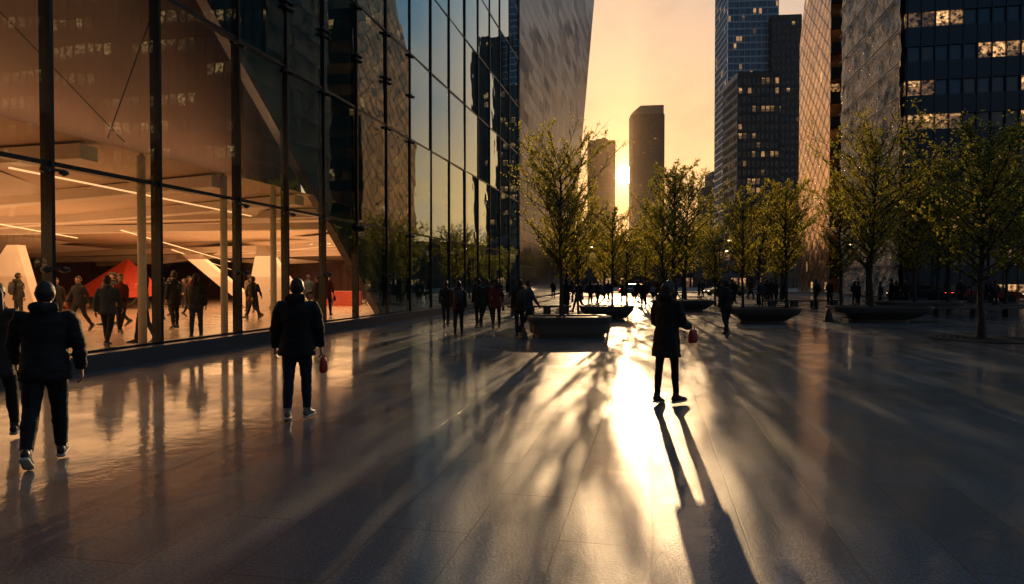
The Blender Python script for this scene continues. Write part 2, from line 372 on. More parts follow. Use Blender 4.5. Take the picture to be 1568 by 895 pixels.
def tower(name,poly,h,fl,bay,glass,frame,sp_h=.9,proud=.25,pier=.25,pier_every=1,parapet=2.5,core=True,z0=-.15):
    root=empty(name,(0,0,0)); n=len(poly); V=[];F=[];uv=[]; u=0
    for i in range(n):
        a=poly[i];b=poly[(i+1)%n];L=(Vector(b[:2])-Vector(a[:2])).length; k=len(V)
        V+=[(a[0],a[1],z0),(b[0],b[1],z0),(b[0],b[1],h),(a[0],a[1],h)]; F.append([k,k+1,k+2,k+3])
        uv.append([(u,0),(u+L,0),(u+L,h),(u,h)]); u+=math.ceil(L/bay)*bay
    k=len(V); V+=[(q[0],q[1],h-.05) for q in poly]; F.append([k+i for i in range(n)]); uv.append([(0,0)]*n)
    mesh_obj("curtain_wall",V,F,glass,root,uv=uv)
    V=[];F=[]; po=offset(poly,proud); pin=offset(poly,-.1)
    def ring(z1,z2):
        k=len(V)
        for P,z in((po,z1),(po,z2),(pin,z2),(pin,z1)):
            for q in P: V.append((q.x,q.y,z))
        for i in range(n):
            j=(i+1)%n
            for r in range(4):
                r2=(r+1)%4; F.append([k+r*n+i,k+r*n+j,k+r2*n+j,k+r2*n+i])
    z=fl
    if sp_h>0:
        while z<h-.5: ring(z-sp_h,z); z+=fl
    ring(h-.6,h+parapet)
    if pier>0:
        for i in range(n):
            a=Vector(poly[i][:2]);b=Vector(poly[(i+1)%n][:2]);e=(b-a);L=e.length;e.normalize();nn=Vector((e.y,-e.x))
            M=Matrix(((e.x,nn.x,0),(e.y,nn.y,0),(0,0,1))); nb=int(L/(bay*pier_every))
            for q in range(nb+1):
                c=a+e*min(q*bay*pier_every,L)+nn*(proud*.5+.02)
                box(V,F,(c.x,c.y,(h+z0)/2),(pier,proud+.12,h-z0),M)
    mesh_obj("spandrels_and_piers",V,F,frame,root)
    if core:
        c=sum((Vector(q[:2]) for q in poly),Vector((0,0)))/n
        V=[];F=[]; w_=(Vector(poly[1][:2])-Vector(poly[0][:2])).length*.45
        box(V,F,(c.x,c.y,h+parapet*.8),(w_,w_,parapet*2.4)); box(V,F,(c.x+w_*.2,c.y,h+parapet*2.3),(w_*.3,w_*.3,parapet*1.5))
        mesh_obj("rooftop_plant",V,F,frame,root)
    return root
def rect(xc,yc,w_,d,rz=0):
    c,s=math.cos(rz),math.sin(rz); o=[]
    for x,y in((-w_/2,-d/2),(w_/2,-d/2),(w_/2,d/2),(-w_/2,d/2)): o.append((xc+x*c-y*s,yc+x*s+y*c))
    return o
FR_D=simple("dark_facade_metal",(.035,.04,.048),.45,.4,.2,.1)
FR_B=simple("brown_stone_cladding",(.20,.14,.10),.7,0,.25,.05)
FR_F=simple("dark_brown_cladding",(.10,.07,.055),.8,0,.25,.02,spec=.1)
FR_G=simple("grey_stone_cladding",(.17,.17,.175),.6,0,.25,.05)
FR_S=simple("steel_blue_cladding",(.34,.42,.50),.35,.4,.2,.05)
Yf=1700; kx=lambda px:(px-784)/1045*Yf
tower("skyscraper",rect((kx(903)+kx(942))/2,Yf+30,kx(942)-kx(903),45),345,9,6,winmat("win_far1",6,9,.05,(.05,.04,.03),.5,em=.8,spec=.2,jit=.0),FR_F,4.0,.5,2.0,2,5)
r=tower("skyscraper",rect((kx(968.5)+kx(1017))/2,Yf+30,kx(1017)-kx(968.5),48),412,9,6,winmat("win_far2",6,9,.04,(.05,.04,.035),.5,em=.8,spec=.2,jit=.0),FR_F,4.0,.5,2.0,2,3,core=False)
V=[];F=[]; x0,x1=kx(968.5),kx(1017)
prism(V,F,[(x0+1,Yf+8,414),(x1-1,Yf+8,414),(x1-1,Yf+8,438),(x0+20,Yf+8,436),(x0+1,Yf+8,420)],(0,44,0)); mesh_obj("sloped_crown",V,F,FR_B,r)
tower("skyscraper",rect(141,415,28.5,32,math.radians(-4)),250,4.0,1.6,winmat("win_super",1.6,4.0,.10,(.05,.085,.12),.12,metal=.3,em=1.0,jit=.015),FR_S,.7,.25,.22,2,5)
tower("office_tower",rect(115,330,19.5,24,math.radians(-2)),96,4.2,2.1,winmat("win_mid",2.1,4.2,.20,(.03,.028,.03),.2,em=1.1),FR_D,1.6,.3,.5,1,2)
tower("office_tower",rect(158,405,16,26,math.radians(-6)),152,4.2,2.6,winmat("win_slab",2.6,4.2,.02,(.03,.035,.045),.2,em=1),FR_D,2.0,.2,.9,1,1,core=False)
tower("office_tower",rect(172,560,22,20),86,3.8,2.4,winmat("win_low",2.4,3.8,.2,(.06,.04,.03),.3,em=1.2),FR_B,1.4,.3,.8,1,3)
tower("office_tower",rect(158,555,10,16),74,3.8,2.4,winmat("win_low2",2.4,3.8,.2,(.06,.04,.03),.3,em=1.2),FR_B,1.4,.3,.8,1,2,core=False)
def gold():
    root=empty("slanted_glass_tower"); a=Vector((43.8,94.5)); e=Vector((.979,-.2025)); Ud=Vector((U.x,U.y))
    P=[a,a+e*17,a+e*17+Ud*20.3,a+Ud*20.3]
    hs={0:73,1:73,2:42,3:41}; V=[];F=[];uv=[];u=0
    for i in range(4):
        j=(i+1)%4; L=(P[j]-P[i]).length;k=len(V)
        V+=[(P[i].x,P[i].y,-.15),(P[j].x,P[j].y,-.15),(P[j].x,P[j].y,hs[j]),(P[i].x,P[i].y,hs[i])]; F.append([k,k+1,k+2,k+3]); uv.append([(u,0),(u+L,0),(u+L,hs[j]),(u,hs[i])]);u+=36
    k=len(V); V+=[(P[i].x,P[i].y,hs[i]) for i in range(4)]; F.append([k,k+1,k+2,k+3]); uv.append([(0,0)]*4)
    mesh_obj("curtain_wall",V,F,winmat("win_gold",1.2,1.6,.03,(.30,.17,.09),.22,metal=.9,em=1,jit=.05,bump=.12),root,uv=uv)
    V=[];F=[]
    for i in (3,):
        j=(i+1)%4; A=P[i];B=P[j];n_=12
        nn=Vector(((B-A).y,-(B-A).x)).normalized()*.05
        for q in range(90):
            z0=q*1.2
            for r in range(n_):
                p0=A+(B-A)*(r/n_)+nn; p1=A+(B-A)*((r+1)/n_)+nn
                za=z0 if (r+q)%2==0 else z0+1.2; zb=z0+1.2 if (r+q)%2==0 else z0
                hm=(hs[i]+(hs[j]-hs[i])*((r+1)/n_))-1
                if max(za,zb)<hm: beam(V,F,(p0.x,p0.y,za),(p1.x,p1.y,zb),.035,.035)
    mesh_obj("diagrid",V,F,FR_D,root)
    V=[];F=[]
    z=3
    while z<72:
        A=P[0];B=P[1];nn=Vector(((B-A).y,-(B-A).x)).normalized()
        A2=A+nn*.15;B2=B+nn*.15; beam(V,F,(A2.x,A2.y,z),(B2.x,B2.y,z),.4,1.5); z+=3.4
    mesh_obj("spandrels",V,F,FR_D,root)
gold()
def bigright():
    a=Vector((36.2,63)); e=Vector((.979,-.2025)); Ud=Vector((U.x,U.y)); P=[a,a+e*50,a+e*50+Ud*20.3,a+Ud*20.3]
    root=tower("dark_office_building",[tuple(q) for q in P],47.3,3.1,1.15,winmat("win_right",1.15,3.1,.55,(.03,.05,.075),.1,em=1.4,jit=.012,rowlit=1.0),simple("black_blue_cladding",(.04,.055,.075),.35,.5,.2,.2),1.75,.18,.09,1,2)
    V=[];F=[];uv=[]
    m,N,p=newmat("crumpled_silver_panels"); uvn=N.add('ShaderNodeUVMap').outputs[0]
    vo=N.add('ShaderNodeTexVoronoi',inp={'Vector':uvn}); vo.inputs['Scale'].default_value=1.4
    p.inputs['Metallic'].default_value=.9; p.inputs['Roughness'].default_value=.25
    N.l.new(N.mix(vo.outputs['Distance'],(.04,.045,.05),(.30,.30,.30)),p.inputs['Base Color'])
    nz=N.noise(uvn,1.8,4,.7); bb=N.add('ShaderNodeBump',inp={'Height':nz.outputs[0],'Strength':1.0,'Distance':.8}); N.l.new(bb.outputs[0],p.inputs['Normal'])
    nu,nv=26,56; rr=random.Random(5)
    nrm=Vector((-U.y,U.x)); o=a+nrm*.5
    for j in range(nv+1):
        for i in range(nu+1):
            q=o+Ud*(20.3*i/nu)+nrm*rr.uniform(-.13,.13); V.append((q.x,q.y,47.6*j/nv-.1))
    for j in range(nv):
        for i in range(nu):
            k=j*(nu+1)+i; F.append([k+1,k,k+nu+1,k+nu+2])
            x=20.3*i/nu;x2=20.3*(i+1)/nu;y=47*j/nv;y2=47*(j+1)/nv; uv.append([(x2,y),(x,y),(x,y2),(x2,y2)])
    mesh_obj("silver_screen",V,F,m,root,uv=uv)
    V=[];F=[]
    for j in range(0,16):
        q=o+nrm*.2; q2=q+Ud*20.3; beam(V,F,(q.x,q.y,3.1*j),(q2.x,q2.y,3.1*j),.08,.1)
    mesh_obj("screen_rails",V,F,FR_D,root)
bigright()
lowm=winmat("win_street",2.2,3.6,.45,(.03,.03,.035),.3,em=1.3)
for i,(x,y,w_,d,h_) in enumerate(((-2,190,26,20,10),(22,205,24,20,12),(40,190,16,18,9),(58,200,20,20,13),(76,180,18,18,11),(100,185,24,20,13),(128,200,30,20,16),(-40,230,40,22,22))):
    tower("unseen_ambient_blocker",rect(x,y,w_,d,R.uniform(-.1,.1)),h_,3.6,2.2,lowm,(FR_G,FR_B,FR_D)[i%3],1.3,.2,.5,1,1)
for i,(x,y,w_,d,h_) in enumerate(((30,-95,60,25,45),(-35,-95,50,25,55))):  # unseen blocks behind the camera, added to cut ambient light
    tower("unseen_ambient_blocker",rect(x,y,w_,d),h_,3.8,3.0,winmat("win_back%d"%i,3.0,3.8,.15,(.03,.035,.04),.2,em=1.2),FR_G,1.4,.25,.6,1,1.5)

# ------------------------------------------------------------------ trees
BARK=simple("bark",(.045,.035,.028),.85,0,.3,12,.5)
m,N,p=newmat("spring_leaves"); o=N.n['Material Output']
g=N.add('ShaderNodeNewGeometry'); tco=N.add('ShaderNodeTexCoord').outputs['Object']; nz=N.noise(tco,1.6,2,.6)
rp=g.outputs['Random Per Island']
col=N.mix(rp,(.085,.092,.018),(.18,.155,.032)); col=N.mix(N.ramp(nz.outputs[0],.35,.7),N.mix(1.0,col,(.6,.62,.6),'MULTIPLY'),col)
p.inputs['Roughness'].default_value=.5; N.l.new(col,p.inputs['Base Color']); p.inputs['Specular IOR Level'].default_value=.3
tl=N.add('ShaderNodeBsdfTranslucent'); N.l.new(N.mix(1.0,col,(5.0,4.6,2.8),'MULTIPLY'),tl.inputs[0])
ms=N.add('ShaderNodeMixShader',inp={0:.68,1:p.outputs[0],2:tl.outputs[0]}); N.l.new(ms.outputs[0],o.inputs[0]); LEAF=m
def tree_meshes(seed,H=7.0,width=1.9,nl=6500):
    r=random.Random(seed); V=[];F=[]; tips=[]
    pts=[];rad=[]; x=y=0
    for i in range(11):
        f=i/10; pts.append(Vector((x,y,f*H*.90))); rad.append(.075*(1-f)**.8+.008); x+=r.uniform(-.05,.05);y+=r.uniform(-.05,.05)
    rad[0]*=1.35
    tube(V,F,pts,rad,8,cap=0)
    def at(f):
        k=min(int(f*10),9); return pts[k].lerp(pts[k+1],f*10-k)
    nb=46
    for i in range(nb):
        f=.28+.66*(i/nb)+r.uniform(-.01,.01); a=i*2.4+r.uniform(-.4,.4)
        full=1 if r.random()<.35 else (3 if r.random()<.7 else 6)
        prof=math.sin(math.pi*min(1,max(.12,(f-.18)/.84)))**.7
        L=width*prof*r.uniform(.6,1.25)+.2
        up=r.uniform(.75,1.45)*(1-.35*f); d=Vector((math.cos(a),math.sin(a),up)).normalized()
        q=[at(f)];n_=6
        for k in range(n_):
            d=(d+Vector((r.uniform(-.16,.16),r.uniform(-.16,.16),r.uniform(-.04,.14)))).normalized(); q.append(q[-1]+d*L*1.2/n_)
        r0=.030*(1-f)+.011
        tube(V,F,q,[r0*(1-k/n_)+.005 for k in range(n_+1)],5,cap=0)
        for k in range(1,n_+1):
            for s in range(3):
                dd=(d+Vector((r.uniform(-1,1),r.uniform(-1,1),r.uniform(-.4,.8)))).normalized(); l=L*r.uniform(.2,.42)
                b=q[k]; m_=b+dd*l*.5+Vector((0,0,.03)); e=b+dd*l+Vector((0,0,.08*l))
                tube(V,F,[b,m_,e],[.009,.006,.003],3,cap=None)
                tips+= [(b,m_),(m_,e),(m_,e)]*full
                for s2 in range(2):
                    d3=(dd+Vector((r.uniform(-1,1),r.uniform(-1,1),r.uniform(-.6,.8)))).normalized(); e2=m_+d3*l*.45
                    tube(V,F,[m_,e2],[.0045,.002],3,cap=None); tips+=[(m_,e2)]*full
    nf=len(F)
    for i in range(nl):
        a,b=r.choice(tips); c=a.lerp(b,r.random())+Vector((r.gauss(0,.03),r.gauss(0,.03),r.gauss(0,.03)))
        s=r.uniform(.022,.047); u=Vector((r.gauss(0,1),r.gauss(0,1),r.gauss(0,1))).normalized(); v=u.cross(Vector((r.gauss(0,1),r.gauss(0,1),r.gauss(0,1)))).normalized()
        k=len(V); V+=[c-u*s*1.3,c-v*s*.7,c+u*s*1.3,c+v*s*.7]; F.append([k,k+1,k+2,k+3])
    me=bpy.data.meshes.new("tree_%d"%seed); me.from_pydata([tuple(v) for v in V],[],F); me.materials.append(BARK); me.materials.append(LEAF)
    me.polygons.foreach_set('material_index',[0]*nf+[1]*(len(F)-nf)); me.update(); return me
TM=[tree_meshes(11,7,1.75,7600),tree_meshes(12,7,1.5,7200),tree_meshes(13,7,2.0,9500),tree_meshes(14,7,1.35,5600)]
def tree(x,y,h,k,rz,z=0,sx=1):
    o=bpy.data.objects.new("young_plaza_tree",TM[k]); o.location=(x,y,z); s=h/7; o.scale=(s*sx,s*sx,s); o.rotation_euler=(0,0,rz); return link(o)
TREES=[(1.55,21.2,5.7,2,0,.5,1.0),(2.6,26.5,5.7,3,1,.0,.85),(4.35,29.6,4.6,1,2,.5,1.0),(8.6,36.5,8.4,3,3,0,1.0),(9.9,39.0,7.8,1,4,0,1.05),(9.2,27.2,5.0,1,5,.5,.95),
(11.3,28.0,5.6,3,.5,.5,1.1),(14.9,28.3,7.8,2,1.5,.5,1.0),(13.7,19.9,6.5,0,2.5,0,1.2),(20.4,34.6,7.6,1,3.5,0,1.2),(23,36,8.6,0,4.5,0,1.15),(17.4,36,6.8,3,.7,0,1.15),
(3.2,40,5.8,0,1.2,0,1.1),(7.4,44,5.2,3,2.2,0,1.3),(13.4,45,5.8,1,.2,0,1.2),(17,47,7.0,0,3.2,0,1.2),(4.6,52,6.0,2,4.2,0,1.1),(10.5,54,6.2,3,5.2,0,1.2),(7.3,33,5.6,0,.8,0,1.0),
(24,46,8.5,2,.4,0,1.1),(27.5,44,7.8,3,1.4,0,1.2),(20.5,52,7.6,1,2.4,0,1.2),(29,50,8.8,0,3.4,0,1.1),(15,60,7.0,2,4.4,0,1.2),(8.4,62,6.4,0,.9,0,1.2),(25,63,8.8,3,1.9,0,1.2),(34,47,8.5,2,2.9,0,1.1),(19.5,25.5,6.4,1,2.3,0,1.1)]
for t in TREES: tree(*t[:5],t[5],t[6])
dv=[];df=[];mi=[]
src=TM[1]; sv=[v.co.copy() for v in src.vertices]; sf=[(list(p_.vertices),p_.material_index) for p_ in src.polygons]
for i in range(6):
    M=Matrix.Translation((13+i*5.0+R.uniform(-1,1),94+R.uniform(-2,3),0))@Matrix.Rotation(R.uniform(0,6),4,'Z')@Matrix.Scale(R.uniform(.8,1.0),4)
    k=len(dv); dv+=[M@v for v in sv]; df+=[[k+a for a in f_] for f_,_ in sf]; mi+=[q for _,q in sf]
mesh_obj("distant_trees",dv,df,[BARK,LEAF],mi=mi)

# ------------------------------------------------------------------ planters, benches
PL=simple("planter_stone",(.07,.068,.066),.4,0,.25,4,.2); SOIL=simple("soil",(.05,.035,.025),.9,0,.3,20,.6)
def planter(x,y,L,Wd,H,rz=0,flare=.8,z0=.08):
    n=48; V=[];F=[];mi=[]
    def ring(l,w_,z,e=.45):
        for k in range(n):
            a=2*math.pi*k/n; c_,s_=math.cos(a),math.sin(a)
            V.append((math.copysign(abs(c_)**e,c_)*l/2,math.copysign(abs(s_)**e,s_)*w_/2,z))
    specs=[(L*flare*.9,Wd*flare*.9,0.005),(L*flare*.9,Wd*flare*.9,z0),(L*flare,Wd*flare,z0+.01),(L*.95,Wd*.94,H*.6),(L,Wd,H-.06),(L,Wd,H),(L-.24,Wd-.24,H),(L-.26,Wd-.26,H-.1)]
    for s in specs: ring(*s)
    for i in range(len(specs)-1):
        for k in range(n): F.append([i*n+k,i*n+(k+1)%n,(i+1)*n+(k+1)%n,(i+1)*n+k]); mi.append(0)
    F.append([(len(specs)-1)*n+k for k in range(n)]); mi.append(1)
    o=mesh_obj("stone_planter",V,F,[PL,SOIL],mi=mi); o.location=(x,y,0); o.rotation_euler=(0,0,rz); return o
planter(1.75,21.0,2.55,1.5,.62,UANG*-.2,.93,.1)
planter(4.1,29.6,2.3,1.6,.60,0,.7)
planter(10.1,27.6,2.9,1.7,.6,-.1,.62)
planter(15.3,28.5,4.0,2.0,.62,-.05,.62)
planter(9.5,37.8,3.2,2.2,.6,0,.7)
planter(20.8,35.0,4.2,1.8,.6,.1,.7)
def bench(x,y,L,rz):
    V=[];F=[]; n=10
    for i in range(n):
        a0=-L/2+L*i/n; a1=-L/2+L*(i+1)/n; f=lambda a:.05*a*a/ (L/4)
        beam(V,F,(a0,f(a0),.42),(a1+.01,f(a1),.42),.5,.1)
    for a in (-L*.4,-L*.13,L*.13,L*.4): box(V,F,(a,.05*a*a/(L/4),.185),(.35,.36,.37))
    o=mesh_obj("stone_bench",V,F,PL); o.location=(x,y,0); o.rotation_euler=(0,0,rz)
bench(22.2,31.5,6,.05); bench(27.5,34,6,0); bench(18,42,5,.1); bench(24,40.5,6,0); bench(1.3,33,3,0)
V=[];F=[]
for rr_ in (.32,.5,.68,.86,1.04,1.22,1.38):
    k=len(V)
    for q in range(48):
        a=2*math.pi*q/48
        for (r_,z_) in ((rr_-.06,.006),(rr_-.06,.022),(rr_+.06,.022),(rr_+.06,.006)): V.append((r_*math.cos(a),r_*math.sin(a),z_))
    for q in range(48):
        q2=(q+1)%48
        for s_ in range(3): F.append([k+q*4+s_,k+q2*4+s_,k+q2*4+s_+1,k+q*4+s_+1])
for q in range(12):
    a=math.pi*2*q/12; beam(V,F,(.28*math.cos(a),.28*math.sin(a),.018),(1.42*math.cos(a),1.42*math.sin(a),.018),.05,.02)
o=mesh_obj("tree_grate",V,F,simple("cast_iron",(.02,.02,.02),.6,.5)); o.location=(13.7,19.9,0)
V=[];F=[]; tube(V,F,[(0,0,0),(0,0,.05),(0,0,.06),(0,0,.3),(0,0,.52),(0,0,.56)],[.24,.24,.17,.12,.06,.04],16)
o=mesh_obj("traffic_cone",V,F,simple("dark_rubber",(.03,.028,.026),.6),smooth=False); o.location=(13.0,28.0,0)
o=bpy.data.objects.new("traffic_cone",o.data); o.location=(.35,20.0,0); o.scale=(.6,.6,.6); link(o)
LAMPM=simple("lamp_glow",(1,.9,.7),.5,emis=(1,.66,.32),es=12)
def lamp(x,y,h=5):
    r=empty("street_lamp",(x,y,0)); V=[];F=[]
    tube(V,F,[(0,0,0),(0,0,.3),(0,0,.32),(0,0,h)],[.1,.1,.055,.04],10); beam(V,F,(0,0,h),(.7,0,h+.08),.05,.05); box(V,F,(.75,0,h+.1),(.4,.16,.07))
    mesh_obj("post",V,F,FR_D,r); V=[];F=[]; tube(V,F,[(.6,0,h+.045),(.92,0,h+.045)],[(.05,.035)]*2,8); mesh_obj("luminaire",V,F,LAMPM,r)
for x,y,h_ in ((15.2,50,4.6),(26,54,4.5),(6,58,4.5),(29,60,4.5),(20,66,4.5),(33,49,4.5)): lamp(x,y,h_)

# ------------------------------------------------------------------ cars
RED=simple("tail_light",(.6,.02,.01),.4,emis=(1,.05,.02),es=6); HEAD=simple("head_light",(.9,.9,.8),.4,emis=(1,.75,.45),es=8)
TYRE=simple("tyre",(.02,.02,.02),.8); CG=simple("car_glass",(.02,.025,.03),.08)
def car(x,y,rz,col):
    r=empty("parked_car",(x,y,-.15),rz); paint=simple("car_paint",col,.25,.3,.05,3)
    prof=[(-2.2,.35),(-2.25,.75),(-2.1,.95),(-1.3,1.02),(1.05,1.0),(2.0,.82),(2.25,.62),(2.22,.35)]
    V=[];F=[]; n=len(prof)
    for yy,ex in ((-.88,1),(-.8,1.02),(.8,1.02),(.88,1)):
        for px_,pz in prof: V.append((px_*ex,yy,pz*(1 if abs(yy)>.85 else 1.03)))
    for i in range(3):
        for k in range(n): F.append([i*n+k,i*n+(k+1)%n,(i+1)*n+(k+1)%n,(i+1)*n+k])
    F.append(list(range(n))); F.append([3*n+k for k in range(n-1,-1,-1)])
    mesh_obj("body",V,F,paint,r)
    b=[(-1.65,-.78,.98),(1.15,-.78,.98),(1.15,.78,.98),(-1.65,.78,.98)]; t=[(-1.1,-.6,1.42),(.35,-.6,1.42),(.35,.6,1.42),(-1.1,.6,1.42)]
    V=b+t; F=[[0,1,5,4],[1,2,6,5],[2,3,7,6],[3,0,4,7]]; mesh_obj("windows",V,F,CG,r)
    V=[];F=[]; prism(V,F,[(-1.15,-.62,1.4),(.4,-.62,1.4),(.4,.62,1.4),(-1.15,.62,1.4)],(0,0,.05)); 
    for a,c_ in zip(b,t): beam(V,F,a,c_,.07,.07)
    mesh_obj("roof",V,F,paint,r)
    V=[];F=[]
    for wx in (-1.4,1.4):
        for wy in (-.82,.82): tube(V,F,[(wx,wy-.1,.33),(wx,wy+.1,.33)],[.33,.33],20,ref=(1,0,0),cap=.1)
    mesh_obj("wheels",V,F,TYRE,r)
    V=[];F=[]; box(V,F,(-2.25,.62,.76),(.06,.3,.13)); box(V,F,(-2.25,-.62,.76),(.06,.3,.13)); mesh_obj("tail_lights",V,F,RED,r)
    V=[];F=[]; box(V,F,(2.2,.62,.66),(.1,.3,.12)); box(V,F,(2.2,-.62,.66),(.1,.3,.12)); mesh_obj("head_lights",V,F,HEAD,r)
for x,y,rz,c_ in ((34,57,2.2,(.05,.05,.055)),(39,56,-.3,(.25,.04,.03)),(44.5,54.5,1.2,(.3,.3,.3)),(50,53.5,-1.2,(.04,.05,.08)),(14,75,.5,(.2,.2,.21)),(24,77,3.3,(.3,.25,.08)),(9,78,3.1,(.1,.1,.1))): car(x,y,rz,c_)

# ------------------------------------------------------------------ people
def fuse(V,F,voxel,smooth=4):
    me=bpy.data.meshes.new("tmp"); me.from_pydata([tuple(v) for v in V],[],F); me.update()
    o=bpy.data.objects.new("tmp",me); COL.objects.link(o)
    md=o.modifiers.new("r",'REMESH'); md.mode='VOXEL'; md.voxel_size=voxel
    sm=o.modifiers.new("s",'SMOOTH'); sm.iterations=smooth; sm.factor=.5
    dg=bpy.context.evaluated_depsgraph_get(); ev=o.evaluated_get(dg); m2=ev.to_mesh()
    v=[x.co.copy() for x in m2.vertices]; nn=[x.normal.copy() for x in m2.vertices]; f=[list(p_.vertices) for p_ in m2.polygons]
    ev.to_mesh_clear(); bpy.data.objects.remove(o); bpy.data.meshes.remove(me); return v,nn,f
def folds(v,nn,amp,fx=(7,7,13),seed=0):
    out=[]
    for p_,n_ in zip(v,nn):
        q=Vector((p_.x*fx[0],p_.y*fx[1],p_.z*fx[2]+seed))
        out.append(p_+n_*(amp*(noise.noise(q)+.5*noise.noise(q*2.3))))
    return out
def person_mesh(name,vox=.018,jack=(.02,.02,.025),trou=(.02,.022,.03),skin=(.35,.2,.14),hair=(.02,.015,.01),shoe=(.03,.03,.03),sole=(.3,.3,.3),
    thigh=(.35,-.3),knee=(.1,.35),arm=((.3,.25,.18),(-.35,.3,.18)),hem=.82,puff=1.0,flare=0.0,longhair=False,hood=False,female=False,head=(0,0),bag=None,backpack=False,lean=0.0,pant=1.0,seed=0,toe=(0,0)):
    AV=[];AF=[];AM=[]
    def addp(v,f,mi):
        k=len(AV); AV.extend(v)
        for x in f: AF.append([k+a for a in x]); AM.append(mi)
    wsh=.90 if female else 1.0
    hipz=.93
    TL=Matrix.Rotation(-lean,4,'X')
    def lean_p(p_):
        p_=Vector(p_); return Vector((0,0,hipz))+ (TL@(p_-Vector((0,0,hipz))))
    lv=[];lf=[];feet=[]
    tube(lv,lf,[(0,0,.84),(0,0,.92),(0,0,1.0),(0,0,1.06)],[(.13,.10),(.165*1.0,.12),(.155,.115),(.14,.105)],14)
    for sgn,a,b,tw in ((1,thigh[0],knee[0],toe[0]),(-1,thigh[1],knee[1],toe[1])):
        hp=Vector((sgn*.088,0,.92)); kn=hp+.43*Vector((sgn*.02,math.sin(a),-math.cos(a))); an=kn+.415*Vector((sgn*.01,math.sin(a-b),-math.cos(a-b)))
        mid=hp.lerp(kn,.5); cm=kn.lerp(an,.35)+Vector((0,-.012,0)); an2=kn.lerp(an,.93)
        tube(lv,lf,[hp+Vector((0,0,.03)),mid,kn,cm,kn.lerp(an,.75),an2],[.092*pant,.083*pant,.064*pant,.064*pant,.053*pant,.05*pant],12)
        feet.append((an,a-b,tw))
    v,nn,f=fuse(lv,lf,vox); v=folds(v,nn,.006,(9,9,20),seed); addp(v,f,1)
    for an,ang,tw in feet:
        pitch=max(-.75,min(.3,ang*.9)) if ang<0 else min(ang*.6,.3)
        M=Matrix.Translation(an)@Matrix.Rotation(tw,4,'Z')@Matrix.Rotation(pitch,4,'X')
        sv=[];sf=[]
        tube(sv,sf,[(0,-.075,-.03),(0,-.05,-.025),(0,0,-.02),(0,.06,-.035),(0,.13,-.05),(0,.185,-.055),(0,.205,-.06)],[(.03,.035),(.038,.055),(.042,.062),(.043,.047),(.048,.032),(.04,.024),(.02,.012)],12)
        tube(sv,sf,[(0,-.008,.05),(0,-.005,0),(0,0,-.03)],[.046,.046,.044],12)
        for q in sv: q.z=max(q.z,-.068)
        addp([M@q for q in sv],sf,4)
        sv=[];sf=[]
        tube(sv,sf,[(0,-.082,-.07),(0,-.05,-.07),(0,.05,-.07),(0,.14,-.07),(0,.19,-.07),(0,.215,-.07)],[(.03,.04),(.043,.04),(.044,.04),(.052,.04),(.044,.04),(.022,.03)],12,cap=.1)
        for q in sv: q.z=max(min(q.z,-.062),-.088)
        addp([M@q for q in sv],sf,5)
    jv=[];jf=[];P_=puff
    rings=[(hem,.185+flare,.145+flare*.8),(hem+.08,.182+flare*.7,.142+flare*.6),(1.0,.168+flare*.2,.135),(1.12,.158,.125),(1.26,.178,.132),(1.36,.187,.130),(1.43,.155,.108),(1.475,.095,.085),(1.53,.072,.075)]
    if female: rings=[(z_,x_*.90,y_*.93) for z_,x_,y_ in rings]
    tube(jv,jf,[lean_p((0,-.01+.015*math.sin((z_-1)*3),z_)) for z_,_,_ in rings],[(x_*(.6+.4*P_) if z_>1.45 else x_*P_,y_*(.6+.4*P_) if z_>1.45 else y_*P_) for z_,x_,y_ in rings],18,cap=.15)
    hands=[]
    for sgn,(sw,el,ab) in ((1,arm[0]),(-1,arm[1])):
        sh=lean_p((sgn*.175*wsh*(.5+.5*P_),0,1.405)); d=Vector((sgn*math.sin(ab),math.sin(sw)*math.cos(ab),-math.cos(sw)*math.cos(ab))).normalized()
        eb=sh+d*.285; sw2=sw+el; inw=ab*.35-el*.12
        d2=Vector((sgn*math.sin(inw),math.sin(sw2)*math.cos(inw),-math.cos(sw2)*math.cos(inw))).normalized(); wr=eb+d2*.25
        tube(jv,jf,[sh-d*.02+Vector((-sgn*.03,0,.0)),sh.lerp(eb,.3),eb,eb.lerp(wr,.45),wr],[.074*P_,.066*P_,.056*P_,.052*P_,.043*P_],12)
        hands.append((wr,d2,sgn))
    if hood:
        tube(jv,jf,[lean_p((-.1,-.07,1.50)),lean_p((0,-.125,1.49)),lean_p((.1,-.07,1.50))],[.05,.07,.05],10,ref=(0,0,1))
    v,nn,f=fuse(jv,jf,vox); v=folds(v,nn,.011*P_,(6,6,15),seed+3); addp(v,f,0)
    for wr,d2,sgn in hands:
        side=Vector((0,1,0))-d2*d2.y; 
        if side.length<.2: side=Vector((0,0,1))-d2*d2.z
        side.normalize(); pal=Vector((-sgn,0,0)); pal=(pal-d2*pal.dot(d2)-side*pal.dot(side)).normalized()
        hv=[];hf=[]
        tube(hv,hf,[wr-d2*.03,wr+d2*.01,wr+d2*.05,wr+d2*.092],[(.026,.019),(.028,.017),(.039,.015),(.038,.012)],10,ref=side)
        for i,(off,L) in enumerate(((.029,.068),(.010,.078),(-.010,.073),(-.028,.058))):
            b=wr+d2*.088+side*off; c0=.35+.08*i; q=[b-d2*.02]; dd=d2.copy(); cur=b
            q.append(cur)
            for s_ in range(3):
                dd=(math.cos(c0)*dd+math.sin(c0)*pal).normalized(); 
                cur=cur+dd*L*(.45,.32,.23)[s_]; q.append(cur)
                c0=.38
            tube(hv,hf,q,[.0095,.0095,.0088,.0082,.006],6,ref=side)
        b=wr+d2*.03+side*.026; q=[b-side*.01,b+side*.018+d2*.022+pal*.008,b+side*.026+d2*.048+pal*.018,b+side*.022+d2*.07+pal*.024]
        tube(hv,hf,q,[.013,.012,.010,.007],6,ref=pal)
        addp(hv,hf,2)
